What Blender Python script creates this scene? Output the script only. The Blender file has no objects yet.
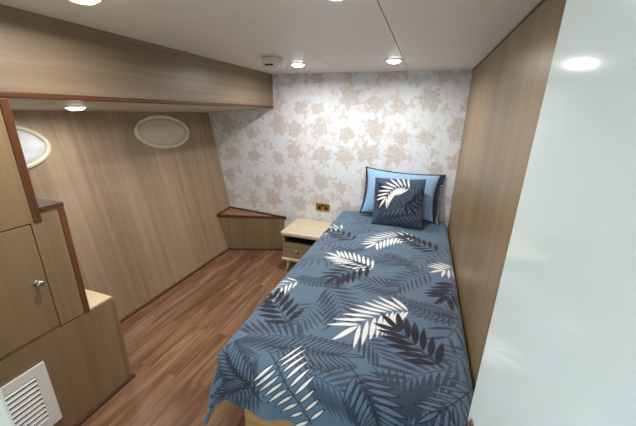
import bpy, bmesh, math, random
import numpy as np
from mathutils import Vector, Matrix

S = bpy.context.scene
COL = S.collection
# ------------------------------------------------------------------ camera
cam_d = bpy.data.cameras.new('camera'); cam = bpy.data.objects.new('camera', cam_d); COL.objects.link(cam)
S.camera = cam
cam_d.sensor_fit = 'HORIZONTAL'; cam_d.sensor_width = 36.0; cam_d.lens = 17.197; cam_d.clip_start = 0.02
_r = Vector((0.94531, 0.32564, 0.01863)); _d = Vector((0.11915, -0.29160, -0.94909)); _f = Vector((-0.30363, 0.89941, -0.31445))
_m = Matrix((( _r.x, -_d.x, -_f.x, 0.0), (_r.y, -_d.y, -_f.y, 0.0), (_r.z, -_d.z, -_f.z, 1.55), (0, 0, 0, 1)))
cam.matrix_world = _m
# ------------------------------------------------------------------ world, exposure
W = bpy.data.worlds.new('world'); S.world = W; W.use_nodes = True
W.node_tree.nodes['Background'].inputs[0].default_value = (0.80, 0.93, 1.0, 1)
W.node_tree.nodes['Background'].inputs[1].default_value = 1.85
S.view_settings.view_transform = 'Standard'; S.view_settings.look = 'None'
S.view_settings.gamma = 1.0; S.view_settings.use_curve_mapping = False
S.view_settings.exposure = 0.25
LAMP_POWER = 7.8          # watts of each ceiling downlight
LAMP_COLOR = (1.0, 0.98, 0.945)

# ------------------------------------------------------------------ helpers
def lin(r, g, b):
    f = lambda c: (c / 255 / 12.92) if c / 255 <= 0.04045 else ((c / 255 + 0.055) / 1.055) ** 2.4
    return (f(r), f(g), f(b), 1.0)

def new_mat(name):
    m = bpy.data.materials.new(name); m.use_nodes = True
    nt = m.node_tree
    return m, nt, nt.nodes['Principled BSDF']

def N(nt, kind, **kw):
    n = nt.nodes.new(kind)
    for k, v in kw.items():
        setattr(n, k, v)
    return n

def mth(nt, op, a, b=None, c=None, clamp=False):
    n = nt.nodes.new('ShaderNodeMath'); n.operation = op; n.use_clamp = clamp
    for i, v in enumerate((a, b, c)):
        if v is None: continue
        if isinstance(v, (int, float)): n.inputs[i].default_value = v
        else: nt.links.new(v, n.inputs[i])
    return n.outputs[0]

def mixc(nt, fac, a, b, mode='MIX'):
    n = nt.nodes.new('ShaderNodeMix'); n.data_type = 'RGBA'; n.blend_type = mode
    for i, v in ((0, fac), (6, a), (7, b)):
        if isinstance(v, (int, float)): n.inputs[i].default_value = v
        elif isinstance(v, tuple): n.inputs[i].default_value = v
        else: nt.links.new(v, n.inputs[i])
    return n.outputs[2]

def ramp(nt, src, lo, hi):
    n = nt.nodes.new('ShaderNodeMapRange'); n.interpolation_type = 'SMOOTHSTEP'
    n.inputs[1].default_value = lo; n.inputs[2].default_value = hi
    nt.links.new(src, n.inputs[0])
    return n.outputs[0]

def plain(name, rgb, rough=0.5, metal=0.0, spec=0.5, mottling=0.04, scale=30, coat=0.0):
    """A painted, metal or plastic surface with a faint uneven tone."""
    m, nt, b = new_mat(name)
    tc = N(nt, 'ShaderNodeTexCoord'); no = N(nt, 'ShaderNodeTexNoise')
    no.inputs['Scale'].default_value = scale; no.inputs['Detail'].default_value = 3
    nt.links.new(tc.outputs['Object'], no.inputs['Vector'])
    c = lin(*rgb); k = 1 - mottling * 2
    nt.links.new(mixc(nt, no.outputs['Fac'], (c[0] * k, c[1] * k, c[2] * k, 1), c), b.inputs['Base Color'])
    b.inputs['Roughness'].default_value = rough; b.inputs['Metallic'].default_value = metal
    b.inputs['Specular IOR Level'].default_value = spec; b.inputs['Coat Weight'].default_value = coat
    b.inputs['Coat Roughness'].default_value = 0.06
    return m

def wood(name, dark, mid, light, along='z', rough=0.4, fine=1.0, band=0.45, spec=0.5, bands=2.2, across=None):
    """Veneer: long streaks along one axis, broad flame bands and fine pores."""
    m, nt, b = new_mat(name)
    tc = N(nt, 'ShaderNodeTexCoord')
    def noise(sc, det, st, dist=0.0):
        mp = N(nt, 'ShaderNodeMapping'); s = [sc, sc, sc]; s['xyz'.index(along)] = sc * st
        if across: s['xyz'.index(across)] = 0.0        # veneer sheet: no change through its thickness
        mp.inputs['Scale'].default_value = s
        nt.links.new(tc.outputs['Object'], mp.inputs['Vector'])
        no = N(nt, 'ShaderNodeTexNoise'); no.inputs['Scale'].default_value = 1.0
        no.inputs['Detail'].default_value = det; no.inputs['Distortion'].default_value = dist
        nt.links.new(mp.outputs[0], no.inputs['Vector'])
        return no.outputs['Fac']
    broad = ramp(nt, noise(bands, 2, 0.10, 0.6), 0.30, 0.70)
    streak = ramp(nt, noise(26 * fine, 2, 0.022), 0.30, 0.72)
    pore = ramp(nt, noise(140 * fine, 2, 0.03), 0.50, 0.75)
    c = mixc(nt, broad, lin(*mid), lin(*light))
    f = mth(nt, 'MULTIPLY', streak, band)
    c = mixc(nt, f, c, lin(*dark))
    c = mixc(nt, mth(nt, 'MULTIPLY', pore, 0.22), c, lin(*dark))
    nt.links.new(c, b.inputs['Base Color'])
    b.inputs['Roughness'].default_value = rough; b.inputs['Specular IOR Level'].default_value = spec
    return m

def tag(o, label=None, cat=None, group=None, kind=None):
    if label: o['label'] = label
    if cat: o['category'] = cat
    if group: o['group'] = group
    if kind: o['kind'] = kind
    return o

def obj(name, bm, mat, parent=None, smooth=False, loc=None):
    me = bpy.data.meshes.new(name); bm.normal_update(); bm.to_mesh(me); bm.free()
    o = bpy.data.objects.new(name, me); COL.objects.link(o)
    for m in (mat if isinstance(mat, (list, tuple)) else [mat]):
        me.materials.append(m)
    if smooth:
        for p in me.polygons: p.use_smooth = True
    if parent: o.parent = parent
    if loc: o.location = loc
    return o

def thing(name, label, cat, loc=(0, 0, 0), rz=0.0, group=None):
    o = bpy.data.objects.new(name, None); COL.objects.link(o)
    o.location = loc; o.rotation_euler = (0, 0, rz); o.empty_display_size = 0.1
    return tag(o, label, cat, group)

def box(bm, x0, x1, y0, y1, z0, z1, bev=0.0, seg=2, mi=0):
    vs = [bm.verts.new((x, y, z)) for z in (z0, z1) for (x, y) in ((x0, y0), (x1, y0), (x1, y1), (x0, y1))]
    fs = [bm.faces.new([vs[i] for i in q]) for q in ((3, 2, 1, 0), (4, 5, 6, 7), (0, 1, 5, 4), (1, 2, 6, 5), (2, 3, 7, 6), (3, 0, 4, 7))]
    for f in fs: f.material_index = mi
    if bev > 0:
        es = list({e for f in fs for e in f.edges})
        r = bmesh.ops.bevel(bm, geom=es, offset=bev, segments=seg, affect='EDGES', profile=0.5)
        for f in r['faces']: f.material_index = mi
    return bm

def B(*a, **k):
    return box(bmesh.new(), *a, **k)

def prism(bm, pts, z0, z1, bev=0.0):
    """A flat outline (x, y) standing from z0 to z1; z may be a list per point."""
    zl = z0 if isinstance(z0, (list, tuple)) else [z0] * len(pts)
    zh = z1 if isinstance(z1, (list, tuple)) else [z1] * len(pts)
    lo = [bm.verts.new((p[0], p[1], z)) for p, z in zip(pts, zl)]
    hi = [bm.verts.new((p[0], p[1], z)) for p, z in zip(pts, zh)]
    n = len(pts); fs = [bm.faces.new(lo[::-1]), bm.faces.new(hi)]
    for i in range(n):
        fs.append(bm.faces.new((lo[i], lo[(i + 1) % n], hi[(i + 1) % n], hi[i])))
    bmesh.ops.recalc_face_normals(bm, faces=fs)
    if bev: bmesh.ops.bevel(bm, geom=list({e for f in fs for e in f.edges}), offset=bev, segments=2, affect='EDGES', profile=0.5)
    return bm

def hexa(bm, c):
    """A box from eight corners: four below, then four above in the same order."""
    vs = [bm.verts.new(p) for p in c]
    fs = [bm.faces.new([vs[i] for i in q]) for q in ((3, 2, 1, 0), (4, 5, 6, 7), (0, 1, 5, 4), (1, 2, 6, 5), (2, 3, 7, 6), (3, 0, 4, 7))]
    bmesh.ops.recalc_face_normals(bm, faces=fs)
    return bm

def lathe(bm, prof, seg=40, M=None, cap=True):
    """prof: (radius, height) pairs turned about z, then moved by the matrix M."""
    rings = []
    for r, h in prof:
        rings.append([bm.verts.new((r * math.cos(2 * math.pi * i / seg), r * math.sin(2 * math.pi * i / seg), h)) for i in range(seg)])
    fs = []
    for a, b in zip(rings, rings[1:]):
        for i in range(seg):
            fs.append(bm.faces.new((a[i], a[(i + 1) % seg], b[(i + 1) % seg], b[i])))
    if cap:
        fs.append(bm.faces.new(rings[0][::-1])); fs.append(bm.faces.new(rings[-1]))
    bmesh.ops.recalc_face_normals(bm, faces=fs)
    if M: bmesh.ops.transform(bm, matrix=M, verts=[v for r in rings for v in r])
    return bm

def struct(o):
    o['kind'] = 'structure'
    return o

# ------------------------------------------------------------------ materials
M_hull = wood('oak_veneer_hull', (120, 97, 73), (154, 131, 105), (172, 150, 124), 'z', 0.38, band=0.42, bands=3.6, across='x')
M_right = wood('oak_veneer_right_wall', (108, 85, 55), (137, 111, 77), (154, 128, 92), 'z', 0.34, bands=4.0, band=0.35, across='x')
M_beam = wood('oak_veneer_beam', (92, 76, 57), (120, 102, 81), (134, 116, 94), 'y', 0.42)
M_cab = wood('oak_veneer_cabinet', (104, 83, 56), (133, 110, 79), (147, 124, 93), 'z', 0.42, band=0.35)
M_low = wood('oak_veneer_low_panel', (104, 84, 57), (132, 110, 80), (146, 124, 94), 'z', 0.42)
M_pale = wood('pale_birch', (205, 182, 145), (224, 204, 168), (232, 214, 182), 'y', 0.38, band=0.25)
M_palex = wood('pale_birch_nightstand', (192, 174, 144), (208, 193, 165), (218, 204, 178), 'x', 0.38, band=0.25)
M_drawer = wood('grey_oak_drawer', (132, 116, 90), (160, 142, 112), (172, 155, 126), 'x', 0.45)
M_trim = wood('mahogany_trim', (50, 29, 17), (82, 50, 29), (98, 62, 37), 'y', 0.28)
M_trimz = wood('mahogany_trim_upright', (56, 32, 18), (90, 55, 31), (104, 66, 39), 'z', 0.28)
M_base = wood('dark_skirting', (62, 38, 26), (92, 60, 42), (108, 72, 52), 'y', 0.4)
M_bedbase = wood('bed_base_oak', (150, 116, 72), (184, 148, 98), (198, 164, 112), 'x', 0.45)
M_ceil = plain('cream_ceiling_panel', (236, 230, 221), 0.45, mottling=0.015, scale=6)
M_seam = plain('ceiling_joint', (120, 108, 96), 0.7)
M_soffit = plain('pale_soffit', (214, 202, 184), 0.5, mottling=0.02)
M_white = plain('gloss_white_door', (226, 236, 236), 0.10, spec=0.6, mottling=0.01, scale=3, coat=0.3)
M_jamb = plain('white_painted_frame', (222, 228, 216), 0.4, mottling=0.02)
M_chrome = plain('brushed_steel', (190, 190, 188), 0.28, metal=1.0)
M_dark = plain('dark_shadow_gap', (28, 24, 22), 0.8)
M_vent = plain('white_vent_plastic', (228, 228, 228), 0.35, mottling=0.015)
M_cream = plain('cream_porthole_rim', (222, 214, 190), 0.35, mottling=0.03)
M_brass = plain('polished_brass', (205, 165, 82), 0.25, metal=1.0)
M_black = plain('black_plastic', (20, 18, 17), 0.4)
M_sensor = plain('white_sensor_plastic', (214, 208, 200), 0.45, mottling=0.02)

def wallpaper():
    m, nt, b = new_mat('rose_wallpaper')
    tc = N(nt, 'ShaderNodeTexCoord'); sp = N(nt, 'ShaderNodeSeparateXYZ'); nt.links.new(tc.outputs['Object'], sp.inputs[0])
    cb = N(nt, 'ShaderNodeCombineXYZ'); nt.links.new(sp.outputs[0], cb.inputs[0]); nt.links.new(sp.outputs[2], cb.inputs[1])
    flat = cb.outputs[0]
    def warp(scale, amt):
        no = N(nt, 'ShaderNodeTexNoise'); no.inputs['Scale'].default_value = scale; no.inputs['Detail'].default_value = 2
        nt.links.new(flat, no.inputs['Vector'])
        s = N(nt, 'ShaderNodeVectorMath', operation='SUBTRACT'); nt.links.new(no.outputs['Color'], s.inputs[0]); s.inputs[1].default_value = (0.5, 0.5, 0.5)
        k = N(nt, 'ShaderNodeVectorMath', operation='SCALE'); nt.links.new(s.outputs[0], k.inputs[0]); k.inputs['Scale'].default_value = amt
        a = N(nt, 'ShaderNodeVectorMath', operation='ADD'); nt.links.new(flat, a.inputs[0]); nt.links.new(k.outputs[0], a.inputs[1])
        return a.outputs[0]
    def motif(scale, rnd, petals, r0, r1, off, warped):
        """One flower or sprig per cell: a petalled outline about the cell's centre, with rings inside."""
        ad = N(nt, 'ShaderNodeVectorMath', operation='ADD'); nt.links.new(warped, ad.inputs[0]); ad.inputs[1].default_value = (off, off * 0.7, 0)
        v = N(nt, 'ShaderNodeTexVoronoi', voronoi_dimensions='2D', feature='F1'); v.inputs['Scale'].default_value = scale
        v.inputs['Randomness'].default_value = rnd
        nt.links.new(ad.outputs[0], v.inputs['Vector'])
        d = N(nt, 'ShaderNodeVectorMath', operation='SUBTRACT'); nt.links.new(ad.outputs[0], d.inputs[0]); nt.links.new(v.outputs['Position'], d.inputs[1])
        q = N(nt, 'ShaderNodeSeparateXYZ'); nt.links.new(d.outputs[0], q.inputs[0])
        rc = N(nt, 'ShaderNodeSeparateColor'); nt.links.new(v.outputs['Color'], rc.inputs[0])
        ang = mth(nt, 'ARCTAN2', q.outputs[1], q.outputs[0])
        ph = mth(nt, 'MULTIPLY', rc.outputs[0], 6.28)
        rad = N(nt, 'ShaderNodeVectorMath', operation='LENGTH'); nt.links.new(d.outputs[0], rad.inputs[0])
        wob = mth(nt, 'COSINE', mth(nt, 'ADD', mth(nt, 'MULTIPLY', ang, petals), ph))
        edge = mth(nt, 'MULTIPLY_ADD', wob, (r1 - r0) / 2, (r1 + r0) / 2)
        edge = mth(nt, 'MULTIPLY', edge, mth(nt, 'MULTIPLY_ADD', rc.outputs[1], 0.5, 0.68))
        rel = mth(nt, 'DIVIDE', rad.outputs[1], edge)
        inside = mth(nt, 'SUBTRACT', 1.0, ramp(nt, rel, 0.86, 1.04))
        swirl = mth(nt, 'SINE', mth(nt, 'ADD', mth(nt, 'MULTIPLY', rel, 15.0), mth(nt, 'MULTIPLY_ADD', ang, 3.0, mth(nt, 'MULTIPLY', wob, 1.6))))
        lines = ramp(nt, swirl, 0.15, 0.95)
        return inside, lines
    w1 = warp(18, 0.11); w2 = warp(30, 0.05)
    r, rl = motif(3.8, 0.5, 6, 0.074, 0.106, 0.0, w1)
    s, sl = motif(6.6, 0.85, 3, 0.014, 0.056, 3.37, w2)
    t, tl = motif(12.5, 0.9, 2, 0.006, 0.036, 7.9, w2)
    no = N(nt, 'ShaderNodeTexNoise'); no.inputs['Scale'].default_value = 55; no.inputs['Detail'].default_value = 3
    nt.links.new(flat, no.inputs['Vector'])
    grain = ramp(nt, no.outputs['Fac'], 0.35, 0.62)
    fr = mth(nt, 'MULTIPLY', r, mth(nt, 'SUBTRACT', 0.92, mth(nt, 'MULTIPLY', rl, 0.34)))
    fs = mth(nt, 'MULTIPLY', s, mth(nt, 'SUBTRACT', 0.72, mth(nt, 'MULTIPLY', sl, 0.25)))
    ft = mth(nt, 'MULTIPLY', t, 0.34)
    f = mth(nt, 'MAXIMUM', fr, mth(nt, 'MAXIMUM', fs, ft))
    f = mth(nt, 'MULTIPLY', f, mth(nt, 'MULTIPLY_ADD', grain, 0.35, 0.65))
    c = mixc(nt, f, lin(219, 223, 228), lin(191, 180, 171))
    nt.links.new(c, b.inputs['Base Color'])
    b.inputs['Roughness'].default_value = 0.55
    return m
M_paper = wallpaper()

def floor_mat():
    m, nt, b = new_mat('brown_laminate_floor')
    tc = N(nt, 'ShaderNodeTexCoord')
    mp = N(nt, 'ShaderNodeMapping'); mp.inputs['Rotation'].default_value = (0, 0, math.pi / 2)
    nt.links.new(tc.outputs['Object'], mp.inputs['Vector'])
    br = N(nt, 'ShaderNodeTexBrick'); br.offset = 0.37; br.inputs['Scale'].default_value = 1.0
    br.inputs['Brick Width'].default_value = 1.1; br.inputs['Row Height'].default_value = 0.105
    br.inputs['Mortar Size'].default_value = 0.0012; br.inputs['Mortar Smooth'].default_value = 0.3
    br.inputs['Color1'].default_value = (0.25, 0.25, 0.25, 1); br.inputs['Color2'].default_value = (0.8, 0.8, 0.8, 1)
    br.inputs['Mortar'].default_value = (0.0, 0.0, 0.0, 1)
    nt.links.new(mp.outputs[0], br.inputs['Vector'])
    # each plank takes its streaks from elsewhere
    sh = N(nt, 'ShaderNodeVectorMath', operation='SCALE'); nt.links.new(br.outputs['Color'], sh.inputs[0]); sh.inputs['Scale'].default_value = 6.0
    ad = N(nt, 'ShaderNodeVectorMath', operation='ADD'); nt.links.new(tc.outputs['Object'], ad.inputs[0]); nt.links.new(sh.outputs[0], ad.inputs[1])
    def noise(sx, sy, det, dist):
        mq = N(nt, 'ShaderNodeMapping'); mq.inputs['Scale'].default_value = (sx, sy, 1); nt.links.new(ad.outputs[0], mq.inputs['Vector'])
        no = N(nt, 'ShaderNodeTexNoise'); no.inputs['Scale'].default_value = 1.0; no.inputs['Detail'].default_value = det
        no.inputs['Distortion'].default_value = dist; nt.links.new(mq.outputs[0], no.inputs['Vector']); return no.outputs['Fac']
    a = ramp(nt, noise(11, 1.6, 4, 0.9), 0.30, 0.72); s = ramp(nt, noise(55, 2.5, 3, 0.2), 0.4, 0.72)
    c = mixc(nt, a, lin(108, 74, 52), lin(156, 120, 92))
    c = mixc(nt, mth(nt, 'MULTIPLY', s, 0.5), c, lin(98, 68, 49))
    c = mixc(nt, 0.2, c, br.outputs['Color'], 'SOFT_LIGHT')
    c = mixc(nt, mth(nt, 'MULTIPLY', br.outputs['Fac'], 0.6), c, lin(60, 36, 26))
    nt.links.new(c, b.inputs['Base Color'])
    b.inputs['Roughness'].default_value = 0.30
    return m
M_floor = floor_mat()

def emit(name, col, strength):
    m, nt, b = new_mat(name)
    b.inputs['Base Color'].default_value = (0.9, 0.9, 0.9, 1)
    b.inputs['Emission Color'].default_value = (*col, 1); b.inputs['Emission Strength'].default_value = strength
    return m
M_lens = emit('lit_lamp_lens', (1.0, 0.97, 0.92), 14.0)

def painted_cloth(name, bump=0.45, sheen=0.2):
    m, nt, b = new_mat(name)
    at = N(nt, 'ShaderNodeVertexColor'); at.layer_name = 'print'
    tc = N(nt, 'ShaderNodeTexCoord')
    no = N(nt, 'ShaderNodeTexNoise'); no.inputs['Scale'].default_value = 420; no.inputs['Detail'].default_value = 2
    nt.links.new(tc.outputs['Object'], no.inputs['Vector'])
    n2 = N(nt, 'ShaderNodeTexNoise'); n2.inputs['Scale'].default_value = 14; n2.inputs['Detail'].default_value = 4
    nt.links.new(tc.outputs['Object'], n2.inputs['Vector'])
    bp = N(nt, 'ShaderNodeBump'); bp.inputs['Strength'].default_value = bump; bp.inputs['Distance'].default_value = 0.02
    nt.links.new(mth(nt, 'MULTIPLY_ADD', no.outputs['Fac'], 0.03, n2.outputs['Fac']), bp.inputs['Height'])
    nt.links.new(at.outputs['Color'], b.inputs['Base Color'])
    nt.links.new(bp.outputs[0], b.inputs['Normal'])
    b.inputs['Roughness'].default_value = 0.75; b.inputs['Sheen Weight'].default_value = sheen
    b.inputs['Specular IOR Level'].default_value = 0.25
    return m
M_duvet = painted_cloth('printed_leaf_duvet')
M_cushion = painted_cloth('printed_leaf_cushion')
M_flange = painted_cloth('printed_leaf_flange')
M_blue = plain('light_blue_cotton', (148, 184, 220), 0.8, spec=0.2, mottling=0.03, scale=60)
M_mattress = plain('white_mattress', (205, 205, 205), 0.85)
M_blind = plain('grey_porthole_blind', (206, 197, 182), 0.7, mottling=0.05, scale=8)
M_blindw = plain('pale_porthole_blind', (222, 228, 234), 0.6, mottling=0.03, scale=8)
# ------------------------------------------------------------------ the room
CAB = -1.507          # plane of the cupboard fronts and of the beam
YB, ZC, XR = 2.964, 1.90, 0.302
XF, XT, ZT = -2.025, -2.313, 1.531     # hull: x at the floor, x and z at its top
YN = -0.16            # inner face of the entrance wall
def hull_x(z): return XF + (XT - XF) * z / ZT

struct(obj('floor', B(-2.6, 0.5, -1.3, 3.1, -0.05, 0.0), M_floor))
bm = bmesh.new()                                      # ceiling boards with open joints between them
for x0, x1 in ((-2.6, -0.7465), (-0.7435, -0.2015), (-0.1985, 0.5)):
    box(bm, x0, x1, YN - 0.12, 3.1, ZC, ZC + 0.012, bev=0.0012, seg=1)
box(bm, -2.6, 0.5, YN - 0.12, 3.1, ZC + 0.012, ZC + 0.05, mi=1)
struct(obj('ceiling', bm, [M_ceil, M_seam]))
struct(obj('wall_back', B(-2.6, 0.5, YB, YB + 0.08, 0, ZC), M_paper))
struct(obj('wall_right', B(XR, XR + 0.06, YN, YB, 0, ZC), M_right))
struct(obj('wall_left', hexa(bmesh.new(), [(XF - 0.05, YN, 0), (XF, YN, 0), (XF, YB, 0), (XF - 0.05, YB, 0),
        (hull_x(ZC) - 0.05, YN, ZC), (hull_x(ZC), YN, ZC), (hull_x(ZC), YB, ZC), (hull_x(ZC) - 0.05, YB, ZC)]), M_hull))
# entrance: white bulkhead beside the opening, thin return on the door's side
struct(obj('wall_front', B(-2.45, -0.620, YN - 0.10, 0.2, 0, ZC, bev=0.006), M_jamb))
struct(obj('trim_1', B(0.285, 0.40, YN - 0.10, YN, 0, ZC, bev=0.003), M_jamb))
# boxed beam over the cupboards, its sloping underside and the moulding along its lower edge
struct(obj('ceiling_beam', B(CAB - 0.03, CAB, 0.2, YB, 1.598, ZC), M_beam))
struct(obj('ceiling_soffit', hexa(bmesh.new(), [(XT, 0.2, 1.527), (CAB - 0.002, 0.2, 1.592), (CAB - 0.002, YB, 1.592), (XT, YB, 1.527),
        (XT, 0.2, 1.547), (CAB - 0.002, 0.2, 1.612), (CAB - 0.002, YB, 1.612), (XT, YB, 1.547)]), M_soffit))
struct(obj('trim_2', B(CAB - 0.03, CAB + 0.007, 0.21, YB, 1.580, 1.603, bev=0.006), M_trim))
struct(obj('trim_3', B(XR - 0.006, XR, YN, YB, ZC - 0.008, ZC), M_base))
bm = bmesh.new(); box(bm, XF - 0.02, XF + 0.012, 1.0, 2.72, 0, 0.022, bev=0.003)
struct(obj('baseboard_left', bm, M_base))

# portholes in the hull
def porthole(name, yc, zc, a, bb, pane_mat, tilt):
    nrm = Vector((ZT, 0, XF - XT)).normalized()       # hull normal into the cabin (x rises as z falls)
    nrm = Vector((ZT, 0, -(XT - XF))).normalized()
    up = Vector((XT - XF, 0, ZT)).normalized(); al = Vector((0, 1, 0))
    c = Vector((hull_x(zc), yc, zc))
    ct, st = math.cos(tilt), math.sin(tilt)
    ax, ay = al * ct + up * st, up * ct - al * st
    seg = 64
    def ring(k, h): return [c + ax * ((a + k) * math.cos(2 * math.pi * i / seg)) + ay * ((bb + k) * math.sin(2 * math.pi * i / seg)) + nrm * h for i in range(seg)]
    prof = [(-0.030, 0.001), (-0.028, 0.012), (-0.022, 0.018), (-0.006, 0.018), (0.0, 0.012), (0.001, -0.004)]
    root = bpy.data.objects.new(name, None); COL.objects.link(root); root.location = c; struct(root)
    bm = bmesh.new(); R = [[bm.verts.new(p - c) for p in ring(k, h)] for k, h in prof]
    for r0, r1 in zip(R, R[1:]):
        for i in range(seg): bm.faces.new((r0[i], r0[(i + 1) % seg], r1[(i + 1) % seg], r1[i]))
    bmesh.ops.recalc_face_normals(bm, faces=bm.faces[:])
    fr = obj('frame', bm, M_cream, root, smooth=True); fr['label'] = 'cream oval rim'
    bm = bmesh.new(); cv = bm.verts.new(nrm * 0.006); prev = None; rings = []
    for q in (0.25, 0.5, 0.75, 1.0):
        rings.append([bm.verts.new(ax * ((a - 0.027) * q * math.cos(2 * math.pi * i / seg)) + ay * ((bb - 0.027) * q * math.sin(2 * math.pi * i / seg))
                      + nrm * (0.006 + 0.0022 * math.sin(9 * q * math.sin(2 * math.pi * i / seg) + 2 * q))) for i in range(seg)])
    for i in range(seg): bm.faces.new((cv, rings[0][i], rings[0][(i + 1) % seg]))
    for r0, r1 in zip(rings, rings[1:]):
        for i in range(seg): bm.faces.new((r0[i], r1[i], r1[(i + 1) % seg], r0[(i + 1) % seg]))
    low = [bm.verts.new(v.co - nrm * 0.004) for v in rings[-1]]
    for i in range(seg): bm.faces.new((rings[-1][i], low[i], low[(i + 1) % seg], rings[-1][(i + 1) % seg]))
    bmesh.ops.recalc_face_normals(bm, faces=bm.faces[:])
    obj('pane', bm, pane_mat, root, smooth=True)
porthole('window_1', 2.27, 1.352, 0.312, 0.150, M_blind, -0.03)
porthole('window_2', 1.02, 1.325, 0.300, 0.150, M_blindw, -0.03)

# white gloss cabin door, open into the cabin along the bed's foot
E0 = Vector((0.159, 0.567)); H0 = Vector((0.237, -0.150))
t_ = (H0 - E0).normalized(); n_ = Vector((-t_.y, t_.x)) * 0.038     # towards the wall side
if n_.x < 0: n_ = -n_
droot = bpy.data.objects.new('door_1', None); COL.objects.link(droot); droot.location = (H0.x, H0.y, 0); struct(droot)
def rel(p): return (p[0] - H0.x, p[1] - H0.y)
obj('door_panel', prism(bmesh.new(), [rel(E0), rel(H0), rel(H0 + n_), rel(E0 + n_)], 0.012, ZC - 0.012, bev=0.0025), M_white, droot)
q0 = E0 + n_ * 0.15 - t_ * 0.001; q1 = E0 + n_ * 0.85 - t_ * 0.001
bm = prism(bmesh.new(), [rel(q0), rel(q0 - t_ * 0.003), rel(q1 - t_ * 0.003), rel(q1)], 0.80, 0.955, bev=0.0008)
lp = obj('lock_plate', bm, M_chrome, droot)
hp = E0 + t_ * 0.030; hn = -n_.normalized()
K = Matrix.Translation((hp.x - H0.x, hp.y - H0.y, 0.945)) @ Vector((hn.x, hn.y, 0)).to_track_quat('Z', 'Y').to_matrix().to_4x4()
dk = obj('door_knob', lathe(bmesh.new(), [(0.011, 0), (0.011, 0.002), (0.006, 0.003), (0.006, 0.005), (0.0095, 0.007), (0.0100, 0.009), (0.006, 0.011), (0.001, 0.0115)], 28, K),
         plain('bronze_knob', (120, 100, 88), 0.35, metal=0.8), droot, smooth=True); dk['label'] = 'small bronze knob'

# ------------------------------------------------------------------ built-in cupboards on the hull side
def hull_back(z, gap=0.004): return hull_x(z) + gap
cup = thing('built_in_cupboard', 'tall oak veneer cupboard with dark edging standing beside the hull under the beam', 'cupboard', (-1.7, 0.5, 0))
def C_(bm): 
    bmesh.ops.translate(bm, vec=(1.7, -0.5, 0), verts=bm.verts[:]); return bm
def body(x1, y0, y1, z0, z1):
    return C_(hexa(bmesh.new(), [(hull_back(z0) + 0.012, y0, z0), (x1, y0, z0), (x1, y1, z0), (hull_back(z0) + 0.012, y1, z0),
                                 (hull_back(z1) + 0.012, y0, z1), (x1, y0, z1), (x1, y1, z1), (hull_back(z1) + 0.012, y1, z1)]))
obj('lower_body', body(CAB - 0.020, 0.205, 0.842, 0.577, 1.128), M_cab, cup)
obj('upper_body', body(CAB - 0.020, 0.205, 0.745, 1.1285, 1.524), M_cab, cup)
obj('upper_panel', C_(B(CAB - 0.020, CAB, 0.205, 0.745, 1.090, 1.579)), M_cab, cup)
bm = B(CAB - 0.020, CAB, 0.735, 0.842, 0.5775, 1.0895)
box(bm, CAB - 0.020, CAB, 0.7755, 0.842, 1.0893, 1.1285)
obj('side_panel', C_(bm), M_cab, cup)
dr = obj('door', C_(B(CAB - 0.020, CAB + 0.001, 0.210, 0.731, 0.588, 1.084, bev=0.0015)), M_cab, cup)
K = Matrix.Translation((CAB + 1.7 + 0.001, 0.694 - 0.5, 0.832)) @ Matrix.Rotation(math.pi / 2, 4, 'Y')
kn = obj('knob', lathe(bmesh.new(), [(0.012, 0), (0.012, 0.003), (0.0055, 0.006), (0.0055, 0.014), (0.013, 0.019), (0.0155, 0.025), (0.013, 0.031), (0.006, 0.034)], 28, K), M_chrome, dr, smooth=True)
kn['label'] = 'round steel knob'
obj('upper_edging', C_(B(CAB - 0.024, CAB + 0.006, 0.7455, 0.775, 1.086, 1.579, bev=0.004)), M_trimz, cup)
obj('lower_edging', C_(B(CAB - 0.024, CAB + 0.006, 0.8425, 0.868, 0.572, 1.128, bev=0.004)), M_trimz, cup)
obj('ledge_cap', C_(hexa(bmesh.new(), [(hull_back(1.13) + 0.016, 0.776, 1.129), (CAB + 0.006, 0.776, 1.129), (CAB + 0.006, 0.868, 1.129), (hull_back(1.13) + 0.016, 0.868, 1.129),
        (hull_back(1.15) + 0.016, 0.776, 1.147), (CAB + 0.006, 0.776, 1.147), (CAB + 0.006, 0.868, 1.147), (hull_back(1.15) + 0.016, 0.868, 1.147)])), M_trim, cup)

lowc = thing('low_cabinet', 'low oak veneer box with pale top and white vent on the floor under the cupboard', 'cabinet', (-1.7, 0.6, 0))
def L_(bm):
    bmesh.ops.translate(bm, vec=(1.7, -0.6, 0), verts=bm.verts[:]); return bm
bm = B(XF + 0.014, CAB, 0.205, 0.998, 0.002, 0.5555)
box(bm, CAB - 0.014, CAB, 0.205, 0.998, 0.556, 0.5705)
obj('body', L_(bm), M_cab, lowc)
obj('top', L_(B(XF - 0.08, CAB - 0.0145, 0.205, 0.998, 0.5565, 0.5710, bev=0.001)), M_pale, lowc)
obj('corner_post', L_(B(CAB - 0.03, CAB + 0.003, 0.985, 1.002, 0.024, 0.5555, bev=0.002)), M_low, lowc)
pl = obj('plinth', L_(B(CAB - 0.02, CAB + 0.012, 0.21, 1.015, 0.001, 0.024, bev=0.002)), M_base, lowc); pl['label'] = 'dark wood skirting strip'
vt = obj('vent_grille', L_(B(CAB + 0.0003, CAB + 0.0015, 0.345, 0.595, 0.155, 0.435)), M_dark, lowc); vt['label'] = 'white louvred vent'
bm = bmesh.new(); vy0, vy1, vz0, vz1 = 0.318, 0.632, 0.125, 0.467; fw = 0.045
for a in ((vy0, vy1, vz1 - fw, vz1), (vy0, vy1, vz0, vz0 + fw)): box(bm, CAB + 0.0005, CAB + 0.010, a[0], a[1], a[2], a[3], bev=0.002)
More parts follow.
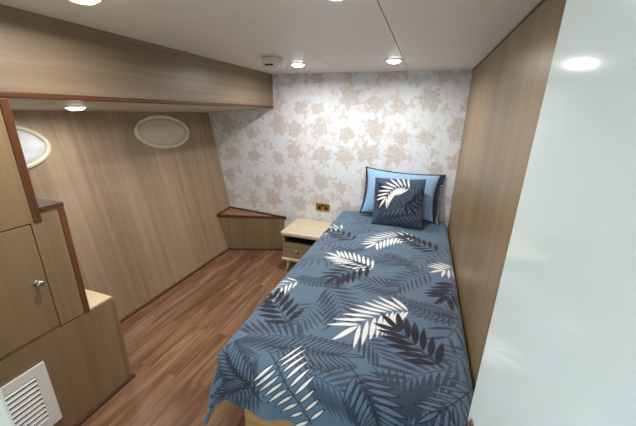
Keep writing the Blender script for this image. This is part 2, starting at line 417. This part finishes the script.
for a in ((vy0, vy0 + fw, vz0 + fw, vz1 - fw), (vy1 - fw, vy1, vz0 + fw, vz1 - fw)): box(bm, CAB + 0.0005, CAB + 0.010, a[0], a[1], a[2], a[3], bev=0.001)
fr = obj('vent_frame', L_(bm), M_vent, vt); fr['label'] = 'white flat frame'
ns_ = 10
for i in range(ns_):
    z = vz0 + fw + 0.012 + i * (vz1 - vz0 - 2 * fw - 0.02) / (ns_ - 1)
    bm = hexa(bmesh.new(), [(CAB + 0.002, vy0 + fw, z + 0.0045), (CAB + 0.011, vy0 + fw, z - 0.0060), (CAB + 0.011, vy1 - fw, z - 0.0060), (CAB + 0.002, vy1 - fw, z + 0.0045),
            (CAB + 0.002, vy0 + fw, z + 0.0062), (CAB + 0.0122, vy0 + fw, z - 0.0042), (CAB + 0.0122, vy1 - fw, z - 0.0042), (CAB + 0.002, vy1 - fw, z + 0.0062)])
    obj('slat', L_(bm), M_vent, vt)

# ------------------------------------------------------------------ corner ledge where hull and back wall meet
A_ = Vector((-2.112, 2.690)); Bk = Vector((-2.118, YB - 0.003)); Cr = Vector((-1.375, YB - 0.003))
cs = thing('corner_shelf', 'low triangular oak ledge with dark edging in the corner below the wallpaper', 'shelf', (-1.9, 2.85, 0))
def R_(bm):
    bmesh.ops.translate(bm, vec=(1.9, -2.85, 0), verts=bm.verts[:]); return bm
bm = hexa(bmesh.new(), [(XF + 0.004, 2.742, 0.001), (-1.420, 2.955, 0.001), (-1.420, 2.960, 0.001), (XF + 0.004, 2.960, 0.001),
                        (-2.095, 2.705, 0.415), (-1.400, 2.952, 0.395), (-1.40, 2.960, 0.395), (-2.095, 2.960, 0.430)])
obj('front_panel', R_(bm), M_low, cs)
def strip(p, q, zp, zq, w, h, side):
    d = (q - p).normalized(); n = Vector((-d.y, d.x)) * w * side
    return hexa(bmesh.new(), [(p.x, p.y, zp), (q.x, q.y, zq), (q.x + n.x, q.y + n.y, zq), (p.x + n.x, p.y + n.y, zp),
                              (p.x, p.y, zp + h), (q.x, q.y, zq + h), (q.x + n.x, q.y + n.y, zq + h), (p.x + n.x, p.y + n.y, zp + h)])
zA, zB_, zC_ = 0.418, 0.436, 0.398
bm = prism(bmesh.new(), [A_ + Vector((0.012, 0.012)), Cr + Vector((-0.06, -0.012)), Bk + Vector((0.012, -0.012))], [zA, zC_, zB_], [zA + 0.012, zC_ + 0.012, zB_ + 0.012])
obj('shelf_top', R_(bm), wood('warm_ledge_veneer', (120, 82, 58), (150, 108, 80), (162, 120, 92), 'x', 0.4), cs)
for nm, p, q, zp, zq, sd in (('front_edging', A_, Cr, zA - 0.006, zC_ - 0.006, 1), ('back_edging', Bk, Cr, zB_, zC_, -1), ('end_edging', A_, Bk, zA, zB_, -1)):
    obj(nm, R_(strip(p, q, zp, zq, 0.016, 0.026, sd)), M_trim, cs)
obj('skirting', R_(strip(Vector((XF + 0.006, 2.738)), Vector((-1.425, 2.952)), 0.001, 0.001, 0.010, 0.022, -1)), M_base, cs)

# ------------------------------------------------------------------ lamps, sensor, socket
def downlight(x, y, z, label, power, up=Vector((0, 0, 1)), group='round downlights of the cabin'):
    t = thing('downlight', label, 'ceiling light', (x, y, z), 0, group)
    q = up.to_track_quat('Z', 'Y').to_matrix().to_4x4()
    bz = obj('bezel', lathe(bmesh.new(), [(0.048, -0.001), (0.049, -0.007), (0.055, -0.007), (0.0595, -0.003), (0.060, 0.0)], 40, q), M_vent, t, smooth=True)
    ln = obj('lens', lathe(bmesh.new(), [(0.0005, -0.0225), (0.018, -0.0215), (0.034, -0.0175), (0.044, -0.0105), (0.0475, -0.003), (0.0475, -0.001)], 36, q), M_lens, t, smooth=True)
    ld = bpy.data.lights.new('downlight_lamp', 'AREA'); ld.shape = 'DISK'; ld.size = 0.07; ld.energy = power; ld.color = LAMP_COLOR
    ld.spread = math.radians(172)
    lo = bpy.data.objects.new('downlight_lamp', ld); COL.objects.link(lo); lo.parent = t
    lo.matrix_local = q @ Matrix.Translation((0, 0, -0.0240))
    return t
downlight(-0.264, 2.345, ZC, 'lit ceiling downlight above the bed, on the joint near the wallpapered wall', LAMP_POWER)
downlight(-0.991, 2.384, ZC, 'lit ceiling downlight beside the small white sensor', LAMP_POWER)
downlight(-1.120, 0.850, ZC, 'lit ceiling downlight near the beam at the cupboard end', LAMP_POWER * 0.9)
downlight(-0.305, 1.030, ZC, 'lit ceiling downlight over the foot of the bed', LAMP_POWER * 0.5)
sl = Vector((0.8 * -0.0802, 0, 1)).normalized()
downlight(-1.955, 1.318, 1.592 + (-1.955 - CAB + 0.002) * (0.065 / 0.804), 'lit downlight under the beam beside the oval portholes', LAMP_POWER * 0.30, up=sl)

t = thing('ceiling_sensor', 'small square white sensor with a dark slot mounted on the ceiling', 'sensor', (-1.045, 2.08, ZC))
obj('housing', B(-0.066, 0.050, -0.06, 0.06, -0.066, -0.0003, bev=0.007), M_sensor, t)
obj('slot', B(-0.036, 0.026, -0.0615, -0.0585, -0.057, -0.046), M_black, t)
obj('status_light', lathe(bmesh.new(), [(0.0045, 0), (0.0045, 0.003), (0.002, 0.0045)], 16, Matrix.Translation((0.038, -0.0595, -0.050)) @ Matrix.Rotation(math.pi / 2, 4, 'X')), M_vent, t)

t = thing('wall_socket', 'polished brass double socket on the wallpaper above the nightstand', 'socket', (-0.946, YB, 0.583))
obj('plate', B(-0.076, 0.076, -0.006, -0.0003, -0.043, 0.043, bev=0.003), M_brass, t)
for s in (-1, 1):
    ins = obj('insert', prism(bmesh.new(), [(s * 0.038 - 0.026, -0.024), (s * 0.038 + 0.026, -0.024), (s * 0.038 + 0.010, 0.016), (s * 0.038 - 0.010, 0.016)], 0.0062, 0.009, bev=0.001), M_black, t)
    ins.data.transform(Matrix.Rotation(math.pi / 2, 4, 'X')); ins['label'] = 'black socket insert'
    sw = obj('switch', B(s * 0.012 - 0.007, s * 0.012 + 0.007, -0.0105, -0.006, 0.010, 0.032, bev=0.0015), M_black, t)
    for hx, hz, w, h in ((0, 0.004, 0.0022, 0.004), (-0.011, -0.014, 0.004, 0.0016), (0.011, -0.014, 0.004, 0.0016)):
        pass
for s in (-1, 1):
    obj('screw', lathe(bmesh.new(), [(0.004, 0), (0.0036, 0.0015), (0.001, 0.002)], 16, Matrix.Translation((s * 0.068, -0.006, 0.0)) @ Matrix.Rotation(math.pi / 2, 4, 'X')), M_brass, t)

# ------------------------------------------------------------------ nightstand
NW, ND = 0.43, 0.44
nsd = thing('nightstand', 'pale wooden nightstand with an open slot and one drawer beside the bed', 'nightstand', (-1.240 + NW / 2, YB - 0.012 - ND / 2, 0))
hx, hy = NW / 2, ND / 2
obj('top', B(-hx, hx, -hy, hy, 0.388, 0.434, bev=0.017, seg=4), M_palex, nsd)
for xa, xb in ((-hx + 0.022, -hx + 0.040), (hx - 0.040, hx - 0.022)):
    obj('side_panel', B(xa, xb, -hy + 0.018, hy - 0.005, 0.150, 0.3878), M_drawer, nsd)
obj('back_panel', B(-hx + 0.0402, hx - 0.0402, hy - 0.015, hy - 0.005, 0.150, 0.3878), M_dark, nsd)  # near-black colour paints the slot's shade on its back
o = obj('slot_shelf', B(-hx + 0.0402, hx - 0.0402, -hy + 0.042, hy - 0.0152, 0.306, 0.316), M_dark, nsd); o['label'] = 'floor of the open slot with its shade painted in'  # shade of the deep slot painted as near-black on its floor
d = obj('drawer', B(-hx + 0.0405, hx - 0.0405, -hy + 0.020, -hy + 0.038, 0.156, 0.318, bev=0.002), M_drawer, nsd)
kk = obj('knob', lathe(bmesh.new(), [(0.007, 0), (0.006, 0.010), (0.015, 0.013), (0.018, 0.019), (0.013, 0.026), (0.002, 0.028)], 24,
      Matrix.Translation((-0.045, -hy + 0.020, 0.235)) @ Matrix.Rotation(math.pi / 2, 4, 'X')), M_chrome, d, smooth=True); kk['label'] = 'shiny metal knob'
obj('bottom_board', B(-hx + 0.004, hx - 0.004, -hy + 0.004, hy - 0.004, 0.120, 0.1498, bev=0.012, seg=4), M_palex, nsd)
for sx in (-1, 1):
    for sy in (-1, 1):
        x0, y0 = sx * (hx - 0.075), sy * (hy - 0.075); x1, y1 = sx * (hx - 0.045), sy * (hy - 0.045)
        bm = bmesh.new(); ra, rb = 0.019, 0.011; n = 20; lo = []; hi = []
        for i in range(n):
            c, s = math.cos(2 * math.pi * i / n), math.sin(2 * math.pi * i / n)
            lo.append(bm.verts.new((x1 + rb * c, y1 + rb * s, 0.0))); hi.append(bm.verts.new((x0 + ra * c, y0 + ra * s, 0.1198)))
        for i in range(n): bm.faces.new((lo[i], lo[(i + 1) % n], hi[(i + 1) % n], hi[i]))
        bm.faces.new(lo[::-1]); bm.faces.new(hi)
        obj('leg', bm, M_palex, nsd)

# ------------------------------------------------------------------ printed leaves
NAVY, GREY, GREY2, WHITE, LINE = lin(24, 27, 42), lin(48, 57, 76), lin(58, 70, 90), lin(228, 228, 226), lin(28, 32, 46)
GROUND = lin(86, 109, 131)
def bez(p, t):
    a, b, c = (np.array(q) for q in p)
    m = 2 * b - 0.5 * a - 0.5 * c                     # the middle point lies on the curve
    return (1 - t) ** 2 * a + 2 * t * (1 - t) * m + t * t * c, 2 * (1 - t) * (m - a) + 2 * t * (c - m)
def leaf_blades(p, L, n, style, rnd):
    """(start, end, half width) of each leaflet along a curved stem from base to tip."""
    out = []
    t0 = 0.32 if style == 'V' else 0.14
    for i in range(n):
        t = t0 + (0.97 - t0) * i / max(n - 1, 1)
        P, T = bez(p, t); T = T / (np.linalg.norm(T) + 1e-9)
        k = 0.80 + 0.30 * math.sin(math.pi * min(1, 0.1 + 0.75 * t))
        ang = math.radians(88 - 16 * t) if style == 'V' else math.radians(60 - 24 * t)
        for s in (-1, 1):
            if style == 'V': ang = math.radians(86 if s > 0 else 101)   # blades slant to one side
            c, q = math.cos(s * ang), math.sin(s * ang)
            d = np.array((T[0] * c - T[1] * q, T[0] * q + T[1] * c))
            l = L * k * rnd.uniform(0.9, 1.05) * ((1.15 - 0.45 * t) if style == 'V' else 1.0)
            hw = {'O': 0.085, 'V': 0.056, 'N': 0.115, 'W': 0.068}.get(style, 0.064) * L * rnd.uniform(0.9, 1.1)
            out.append((P + d * 0.004, P + d * l, hw))
    if style in 'ONW':
        P, T = bez(p, 1.0); T = T / (np.linalg.norm(T) + 1e-9)
        out.append((P, P + T * L * 0.95, {'O': 0.085, 'N': 0.11, 'W': 0.075}[style] * L))
    return out
def paint(UV, leaves, ground=GROUND, px=0.0022, seed=3):
    """UV: (n, 2) cloth coordinates -> linear colours with the leaf print."""
    n = len(UV); col = np.tile(np.array(ground[:3]), (n, 1)); rnd = random.Random(seed)
    order = sorted(range(n), key=lambda i: UV[i, 0]) if False else None
    idx_u = np.argsort(UV[:, 0]); su = UV[idx_u, 0]
    def near(lo, hi):
        a, b = np.searchsorted(su, lo[0]), np.searchsorted(su, hi[0])
        ids = idx_u[a:b]; v = UV[ids, 1]
        return ids[(v > lo[1]) & (v < hi[1])]
    def lay(ids, cov, c, amt=1.0):
        k = (np.clip(cov, 0, 1) * amt)[:, None]
        col[ids] = col[ids] * (1 - k) + np.array(c[:3]) * k
    def line(a, b, w, c, amt=1.0):
        ids = near(np.minimum(a, b) - 0.01, np.maximum(a, b) + 0.01)
        if not len(ids): return
        d = b - a; l2 = d @ d + 1e-12; q = UV[ids] - a
        t = np.clip(q @ d / l2, 0, 1); e = np.linalg.norm(q - t[:, None] * d, axis=1)
        lay(ids, (w - e) / px + 0.5, c, amt)
    for st, p0, p1, p2, L, nn in leaves:
        p = (p0, p1, p2)
        fill = {'W': WHITE, 'V': WHITE, 'N': NAVY, 'G': GREY, 'G2': GREY2, 'O': None}[st]
        amt = {'G': 0.92, 'G2': 0.9}.get(st, 1.0)
        edge = st in ('O', 'V')
        sc = {'G': GREY, 'G2': GREY2, 'W': lin(92, 112, 138), 'N': NAVY}.get(st, LINE)
        pts = [bez(p, t)[0] for t in np.linspace(0, 1, 14)]
        for a, b in zip(pts, pts[1:]): line(a, b, 0.0024, sc, amt)
        for a, b, hw in leaf_blades(p, L, nn, st, rnd):
            d = b - a; l = np.linalg.norm(d); d = d / l
            ids = near(np.minimum(a, b) - 0.03, np.maximum(a, b) + 0.03)
            if not len(ids): continue
            q = UV[ids] - a; s = q @ d / l; e = np.abs(q @ np.array((-d[1], d[0])))
            w = hw * np.where((s > 0) & (s < 1), np.sin(np.pi * np.clip(s, 0, 1) ** 0.85) ** 0.85, -1)
            w = np.where((s > 0) & (s < 1), w, -0.02)
            if edge:
                lay(ids, np.minimum((w + 0.0022 - e) / px + 0.5, 1), LINE, 0.95)
                if st == 'V': lay(ids, (w - 0.0020 - e) / px + 0.5, fill)
                else: lay(ids, (w - 0.0024 - e) / px + 0.5, GROUND, 0.9)
            else:
                lay(ids, (w - e) / px + 0.5, fill, amt)
    return col
def set_print(me, col):
    a = me.color_attributes.new('print', 'FLOAT_COLOR', 'POINT')
    buf = np.ones((len(col), 4), np.float32); buf[:, :3] = col
    a.data.foreach_set('color', buf.ravel())
def grid_mesh(name, X, Y, Z, mat, col, parent=None, back=None, closed=True):
    """A cloth sheet with thickness: front grid, back grid and the rim joining them."""
    h, w = X.shape; F = np.stack([X, Y, Z], -1).reshape(-1, 3)
    ii = np.arange(h * w).reshape(h, w)
    q = np.stack([ii[:-1, :-1], ii[:-1, 1:], ii[1:, 1:], ii[1:, :-1]], -1).reshape(-1, 4)
    V = F; faces = [q]
    if back is not None:
        V = np.concatenate([F, back.reshape(-1, 3)]); o = h * w
        faces.append(q[:, ::-1] + o)
        rim = np.concatenate([ii[0, :-1], ii[:-1, -1], ii[-1, :0:-1], ii[:0:-1, 0]])
        nx = np.roll(rim, -1)
        faces.append(np.stack([nx, rim, rim + o, nx + o], -1))
        col = np.concatenate([col, col])
    f = np.concatenate(faces)
    me = bpy.data.meshes.new(name)
    me.vertices.add(len(V)); me.vertices.foreach_set('co', V.astype(np.float32).ravel())
    me.loops.add(f.size); me.loops.foreach_set('vertex_index', f.astype(np.int32).ravel())
    me.polygons.add(len(f)); me.polygons.foreach_set('loop_start', np.arange(0, f.size, 4, dtype=np.int32))
    me.polygons.foreach_set('use_smooth', np.ones(len(f), bool))
    me.update(calc_edges=True); me.validate()
    me.materials.append(mat); set_print(me, col)
    o = bpy.data.objects.new(name, me); COL.objects.link(o)
    if parent: o.parent = parent
    return o

# ------------------------------------------------------------------ bed
bed = thing('bed', 'single bed with a plain oak base under the leaf-print duvet', 'bed', (-0.2, 1.9, 0))
def Q_(bm):
    bmesh.ops.translate(bm, vec=(0.2, -1.9, 0), verts=bm.verts[:]); return bm
obj('base', Q_(B(-0.655, 0.285, 0.905, 2.945, 0.001, 0.365, bev=0.003)), M_bedbase, bed)
obj('mattress', Q_(B(-0.655, 0.222, 0.905, 2.930, 0.3655, 0.562, bev=0.045, seg=5)), M_mattress, bed)

# ---- duvet shape: fabric coordinates (u across, v from head to foot) -> metres in the room
D_XL, D_XR, D_YH, D_VF, D_Z = -0.670, 0.231, 2.935, 2.045, 0.598
D_U0, D_U1, D_V0, D_V1 = -0.670 - 0.40, 0.231 + 0.15, 0.0, 2.045 + 0.265
def duvet_surface(u, v):
    ex = np.where(u < D_XL, D_XL - u, np.where(u > D_XR, u - D_XR, 0.0))
    sx = np.where(u < D_XL, -1.0, 1.0)
    ey = np.maximum(v - D_VF, 0.0)
    e = np.hypot(ex, ey)
    phi = np.arctan2(ey, np.maximum(ex, 1e-9))
    R = np.where(u > D_XR, 0.062, 0.075)
    q = R * np.pi / 2
    arc = e < q
    a = np.minimum(e, q) / R
    down = np.maximum(e - q, 0.0)
    cr = np.sin(2 * phi)                                   # 1 on the corner's diagonal
    flare = np.where(u > D_XR, 0.0, 0.13 * np.clip((v - 0.2) / 0.5, 0.1, 1) + 0.12 * np.abs(cr))
    s = np.where(ey > ex, u, v)
    fold = 0.010 * np.sin(s * 23 + 0.6) + 0.006 * np.sin(s * 41 + 1.9) + 0.016 * np.sin(phi * 7.0) * (cr > 0.02) * cr
    fold = np.where(u > D_XR, 0.0, fold * np.clip((v - 0.35) / 0.4, 0, 1))
    out = R * np.sin(a) + down * flare + fold * np.minimum(down / 0.15, 1.0)
    z = D_Z - R * (1 - np.cos(a)) - down * np.sqrt(np.maximum(1 - flare ** 2, 0))
    x = np.clip(u, D_XL, D_XR) + sx * out * np.cos(phi) * (ex > 0)
    y = D_YH - np.minimum(v, D_VF) - out * np.where(ex > 0, np.sin(phi), 1.0) * (ey > 0)
    t = (np.clip(u, D_XL, D_XR) - D_XL) / (D_XR - D_XL)
    w = np.clip(1 - e / 0.1, 0, 1)
    puff = 0.012 * np.sin(np.pi * t) ** 0.5 - 0.012
    wr = (0.0035 * np.sin(u * 9 + v * 5 + 1.3 * np.sin(v * 4.1)) + 0.0030 * np.sin(v * 13 - u * 6 + 1.7 * np.sin(u * 7))
          + 0.0016 * np.sin(u * 31 + v * 19 + 2 * np.sin(v * 11)) + 0.0012 * np.sin(v * 43 - u * 27))
    z = z + (puff + wr) * w
    return x, y, z

DUVET_LEAVES = [
    ('G2', (-0.318, 0.428), (-0.454, 0.540), (-0.562, 0.696), 0.120, 9),
    ('G2', (0.290, 0.508), (0.186, 0.684), (0.102, 0.856), 0.120, 7),
    ('G2', (0.274, 0.072), (0.118, 0.140), (-0.018, 0.244), 0.120, 8),
    ('G2', (-0.694, 0.916), (-0.618, 0.792), (-0.510, 0.732), 0.108, 8),
    ('G2', (-0.682, 1.032), (-0.474, 0.884), (-0.226, 0.776), 0.108, 11),
    ('G2', (-0.546, 1.004), (-0.602, 1.136), (-0.686, 1.216), 0.120, 6),
    ('G2', (-0.614, 0.120), (-0.470, 0.236), (-0.334, 0.484), 0.108, 7),
    ('G2', (-0.214, 0.580), (-0.146, 0.452), (-0.082, 0.284), 0.096, 7),
    ('G', (-0.118, 0.296), (0.010, 0.304), (0.186, 0.260), 0.084, 8),
    ('G2', (-0.610, 0.340), (-0.506, 0.376), (-0.410, 0.264), 0.084, 7),
    ('G', (-0.002, 1.348), (-0.090, 1.340), (-0.234, 1.348), 0.132, 8),
    ('G', (0.158, 1.048), (0.042, 1.160), (-0.046, 1.304), 0.120, 8),
    ('G2', (0.046, 1.012), (-0.046, 0.992), (-0.162, 1.044), 0.108, 8),
    ('G', (-0.454, 1.456), (-0.354, 1.556), (-0.286, 1.704), 0.156, 8),
    ('G2', (-0.442, 1.600), (-0.446, 1.712), (-0.458, 1.812), 0.120, 7),
    ('G', (-0.374, 1.932), (-0.510, 1.924), (-0.646, 1.952), 0.144, 9),
    ('G', (0.290, 1.844), (0.110, 1.916), (-0.006, 2.076), 0.168, 10),
    ('G', (0.090, 2.156), (0.046, 2.112), (-0.022, 2.072), 0.156, 8),
    ('G', (-0.214, 1.780), (-0.142, 1.820), (-0.082, 1.868), 0.108, 6),
    ('G2', (-0.350, 2.080), (-0.274, 2.080), (-0.182, 2.104), 0.144, 7),
    ('G', (-0.186, 2.092), (-0.122, 2.112), (-0.058, 2.148), 0.144, 7),
    ('G', (0.306, 1.472), (0.274, 1.520), (0.206, 1.664), 0.132, 5),
    ('G', (-0.062, 1.000), (-0.162, 0.992), (-0.270, 1.088), 0.108, 7),
    ('G2', (0.198, 0.876), (0.102, 0.920), (0.010, 1.064), 0.108, 6),
    ('G', (-0.362, 1.124), (-0.458, 1.080), (-0.530, 1.180), 0.096, 6),
    ('G', (0.154, 1.988), (0.126, 2.052), (0.086, 2.108), 0.144, 7),
    ('G2', (-0.530, 2.052), (-0.566, 2.092), (-0.598, 2.156), 0.144, 8),
    ('G', (-0.602, 2.060), (-0.646, 2.104), (-0.694, 2.180), 0.132, 8),
    ('G', (-0.494, 2.168), (-0.570, 2.228), (-0.646, 2.288), 0.120, 8),
    ('G2', (0.306, 1.684), (0.258, 1.764), (0.206, 1.824), 0.120, 5),
    ('G2', (0.202, 1.364), (0.158, 1.444), (0.102, 1.500), 0.096, 5),
    ('O', (-0.682, 1.424), (-0.534, 1.436), (-0.390, 1.428), .065, 12),
    ('O', (0.278, 1.488), (0.130, 1.508), (-0.050, 1.456), .085, 13),
    ('O', (-0.534, 1.992), (-0.370, 1.976), (-0.234, 1.948), .115, 12),
    ('O', (-0.174, 1.988), (-0.070, 2.104), (-0.034, 2.188), .12, 10),
    ('O', (0.310, 1.876), (0.226, 1.996), (0.158, 2.068), .10, 6),
    ('O', (-0.490, 2.240), (-0.594, 2.168), (-0.682, 2.088), .10, 11),
    ('O', (-0.586, 0.896), (-0.450, 0.968), (-0.354, 0.912), .06, 8),
    ('O', (-0.210, 0.892), (-0.090, 0.944), (0.006, 1.028), .06, 9),
    ('O', (-0.550, 2.164), (-0.606, 2.232), (-0.710, 2.284), .08, 9),
    ('W', (0.074, 0.488), (-0.118, 0.568), (-0.262, 0.752), .15, 10),
    ('W', (-0.562, 0.532), (-0.654, 0.524), (-0.714, 0.604), .12, 6),
    ('W', (-0.182, 1.192), (-0.322, 1.124), (-0.462, 1.064), .135, 9),
    ('W', (-0.594, 1.448), (-0.666, 1.520), (-0.698, 1.636), .10, 6),
    ('W', (0.054, 1.548), (-0.058, 1.588), (-0.194, 1.744), .165, 9),
    ('V', (-0.514, 2.024), (-0.418, 2.108), (-0.278, 2.264), .135, 9),
    ('N', (0.218, 0.732), (0.078, 0.636), (-0.042, 0.548), .14, 7),
    ('N', (-0.406, 0.768), (-0.554, 0.664), (-0.674, 0.604), .12, 6),
    ('N', (-0.218, 1.120), (-0.330, 1.220), (-0.402, 1.336), .135, 6),
    ('N', (-0.490, 1.856), (-0.582, 1.760), (-0.674, 1.672), .135, 6),
    ('N', (0.178, 1.868), (0.094, 1.788), (-0.002, 1.704), .145, 6),
    ('W', (0.310, 0.905), (0.270, 0.945), (0.225, 0.985), .135, 4),
    ('N', (0.300, 1.120), (0.270, 1.220), (0.225, 1.310), .15, 5),
]
st = 0.0030
us = np.arange(D_U0, D_U1 + st / 2, st); vs = np.arange(D_V0, D_V1 + st / 2, st)
U, V_ = np.meshgrid(us, vs)
X, Y, Z = duvet_surface(U, V_)
e_ = 1e-3
Pu = np.stack(duvet_surface(U + e_, V_), -1) - np.stack(duvet_surface(U - e_, V_), -1)
Pv = np.stack(duvet_surface(U, V_ + e_), -1) - np.stack(duvet_surface(U, V_ - e_), -1)
nn = np.cross(Pv, Pu); nn /= np.linalg.norm(nn, axis=-1, keepdims=True) + 1e-9
if nn[50, 150, 2] < 0: nn = -nn
back = np.stack([X, Y, Z], -1) - nn * 0.012
dcol = paint(np.stack([U.ravel(), V_.ravel()], -1), DUVET_LEAVES)
dv = grid_mesh('duvet', X[:, ::-1], Y[:, ::-1], Z[:, ::-1], M_duvet, dcol.reshape(*U.shape, 3)[:, ::-1].reshape(-1, 3), back=back[:, ::-1])
tag(dv, 'slate blue duvet printed with white, navy and grey palm leaves, spread over the bed', 'duvet')

def pillow_grid(w, h, thick, n, corner=0.10):
    """Front and back of a stuffed cushion in its own plane (x across, y up, z forward)."""
    t = np.linspace(-1, 1, n); A, Bq = np.meshgrid(t, t)
    k = 1 - corner * 0.5
    px_ = A * w / 2 * (1 - 0.06 * (1 - A ** 2) * 0 - corner * 0.35 * (1 - Bq ** 2) * np.abs(A) ** 3)
    py_ = Bq * h / 2 * (1 - corner * 0.35 * (1 - A ** 2) * np.abs(Bq) ** 3)
    fz = thick / 2 * (np.clip((1 - A ** 2), 0, 1) ** 0.55) * (np.clip((1 - Bq ** 2), 0, 1) ** 0.55)
    fz = fz + 0.004 * np.sin(7 * A + 3 * Bq) * np.sin(5 * Bq - 2 * A + 1) * (1 - A ** 2) * (1 - Bq ** 2)
    return A, Bq, px_, py_, fz
def place(o, loc, lean, yaw, roll=0.0):
    o.matrix_world = Matrix.Translation(loc) @ Matrix.Rotation(yaw, 4, 'Z') @ Matrix.Rotation(math.pi / 2 - lean, 4, 'X') @ Matrix.Rotation(roll, 4, 'Z')

# light blue pillow with a printed flange, leaning on the wallpaper
pil = thing('pillow', 'light blue pillow with dark printed border leaning on the wallpapered wall', 'pillow')
PW, PH, PT = 0.665, 0.425, 0.16
A, Bq, px_, py_, fz = pillow_grid(PW, PH, PT, 60, 0.24)
def plain_grid(name, mat, X, Y, Z, back, parent):
    return grid_mesh(name, X, Y, Z, mat, np.zeros((X.size, 3)), parent, back)
plain_grid('body', M_blue, px_, py_, fz + 0.004, np.stack([px_, py_, -fz - 0.002], -1), pil)
ta = np.linspace(-1, 1, 190); tb = np.linspace(-1, 1, 130)
GA, GB = np.meshgrid(ta, tb)
bow = 0.07                                            # sides drawn in between the pointed corners
GX = np.where(GA < 0, GA * (PW / 2 + 0.018), GA * (PW / 2 + 0.050)) * (1 - bow * (1 - GB ** 2) * np.abs(GA) ** 3)
GY = GB * (PH / 2 + 0.015) * (1 - bow * 1.5 * (1 - GA ** 2) * np.abs(GB) ** 3)
edge = np.maximum(np.abs(GA), np.abs(GB))
gz = (0.010 * np.sin(GX * 21 + 0.5) * np.cos(GY * 17) - 0.004) * np.clip((edge - 0.8) / 0.2, 0, 1)
fl_leaves = [('N', (-0.36, -0.2), (-0.345, 0.0), (-0.35, 0.2), 0.07, 12), ('N', (-0.3, 0.22), (0.0, 0.215), (0.33, 0.215), 0.05, 14),
             ('N', (0.345, 0.2), (0.35, 0.0), (0.345, -0.2), 0.07, 13), ('W', (0.37, 0.19), (0.375, 0.0), (0.372, -0.2), 0.035, 14), ('O', (-0.3, -0.22), (0, -0.22), (0.3, -0.22), 0.05, 12)]
fcol = paint(np.stack([GX.ravel(), GY.ravel()], -1), fl_leaves, ground=lin(50, 60, 84))
fl = grid_mesh('flange', GX, GY, gz, M_flange, fcol, pil, back=np.stack([GX, GY, gz - 0.003], -1)); fl['label'] = 'dark leaf-print border'
place(pil, (-0.165, 2.866, 0.832), math.radians(14), math.radians(2), math.radians(-2))

# square cushion in the duvet's print, leaning on the pillow
CW = 0.44
cush = None
A, Bq, px_, py_, fz = pillow_grid(CW, CW * 0.97, 0.15, 150)
cu_leaves = [('G', (0.20, -0.16), (0.05, -0.08), (-0.12, -0.09), 0.13, 9), ('O', (-0.16, -0.18), (0.0, -0.13), (0.16, -0.10), 0.10, 9),
             ('G', (0.20, 0.02), (0.10, 0.08), (0.02, 0.14), 0.11, 7), ('N', (0.05, -0.02), (0.12, -0.02), (0.2, 0.06), 0.09, 6),
             ('N', (-0.20, 0.19), (-0.18, 0.10), (-0.13, 0.02), 0.10, 7), ('W', (0.13, 0.10), (0.0, 0.125), (-0.10, 0.03), 0.115, 9)]
uvc = np.stack([px_.ravel(), py_.ravel()], -1)
ccol = paint(uvc, cu_leaves, ground=lin(62, 76, 96))
cush = grid_mesh('cushion', px_, py_, fz + 0.001, M_cushion, ccol, None, back=np.stack([px_, py_, -fz - 0.001], -1))
tag(cush, 'square navy leaf-print cushion leaning on the light blue pillow', 'cushion')
place(cush, (-0.160, 2.690, 0.806), math.radians(20), math.radians(-3), math.radians(3))
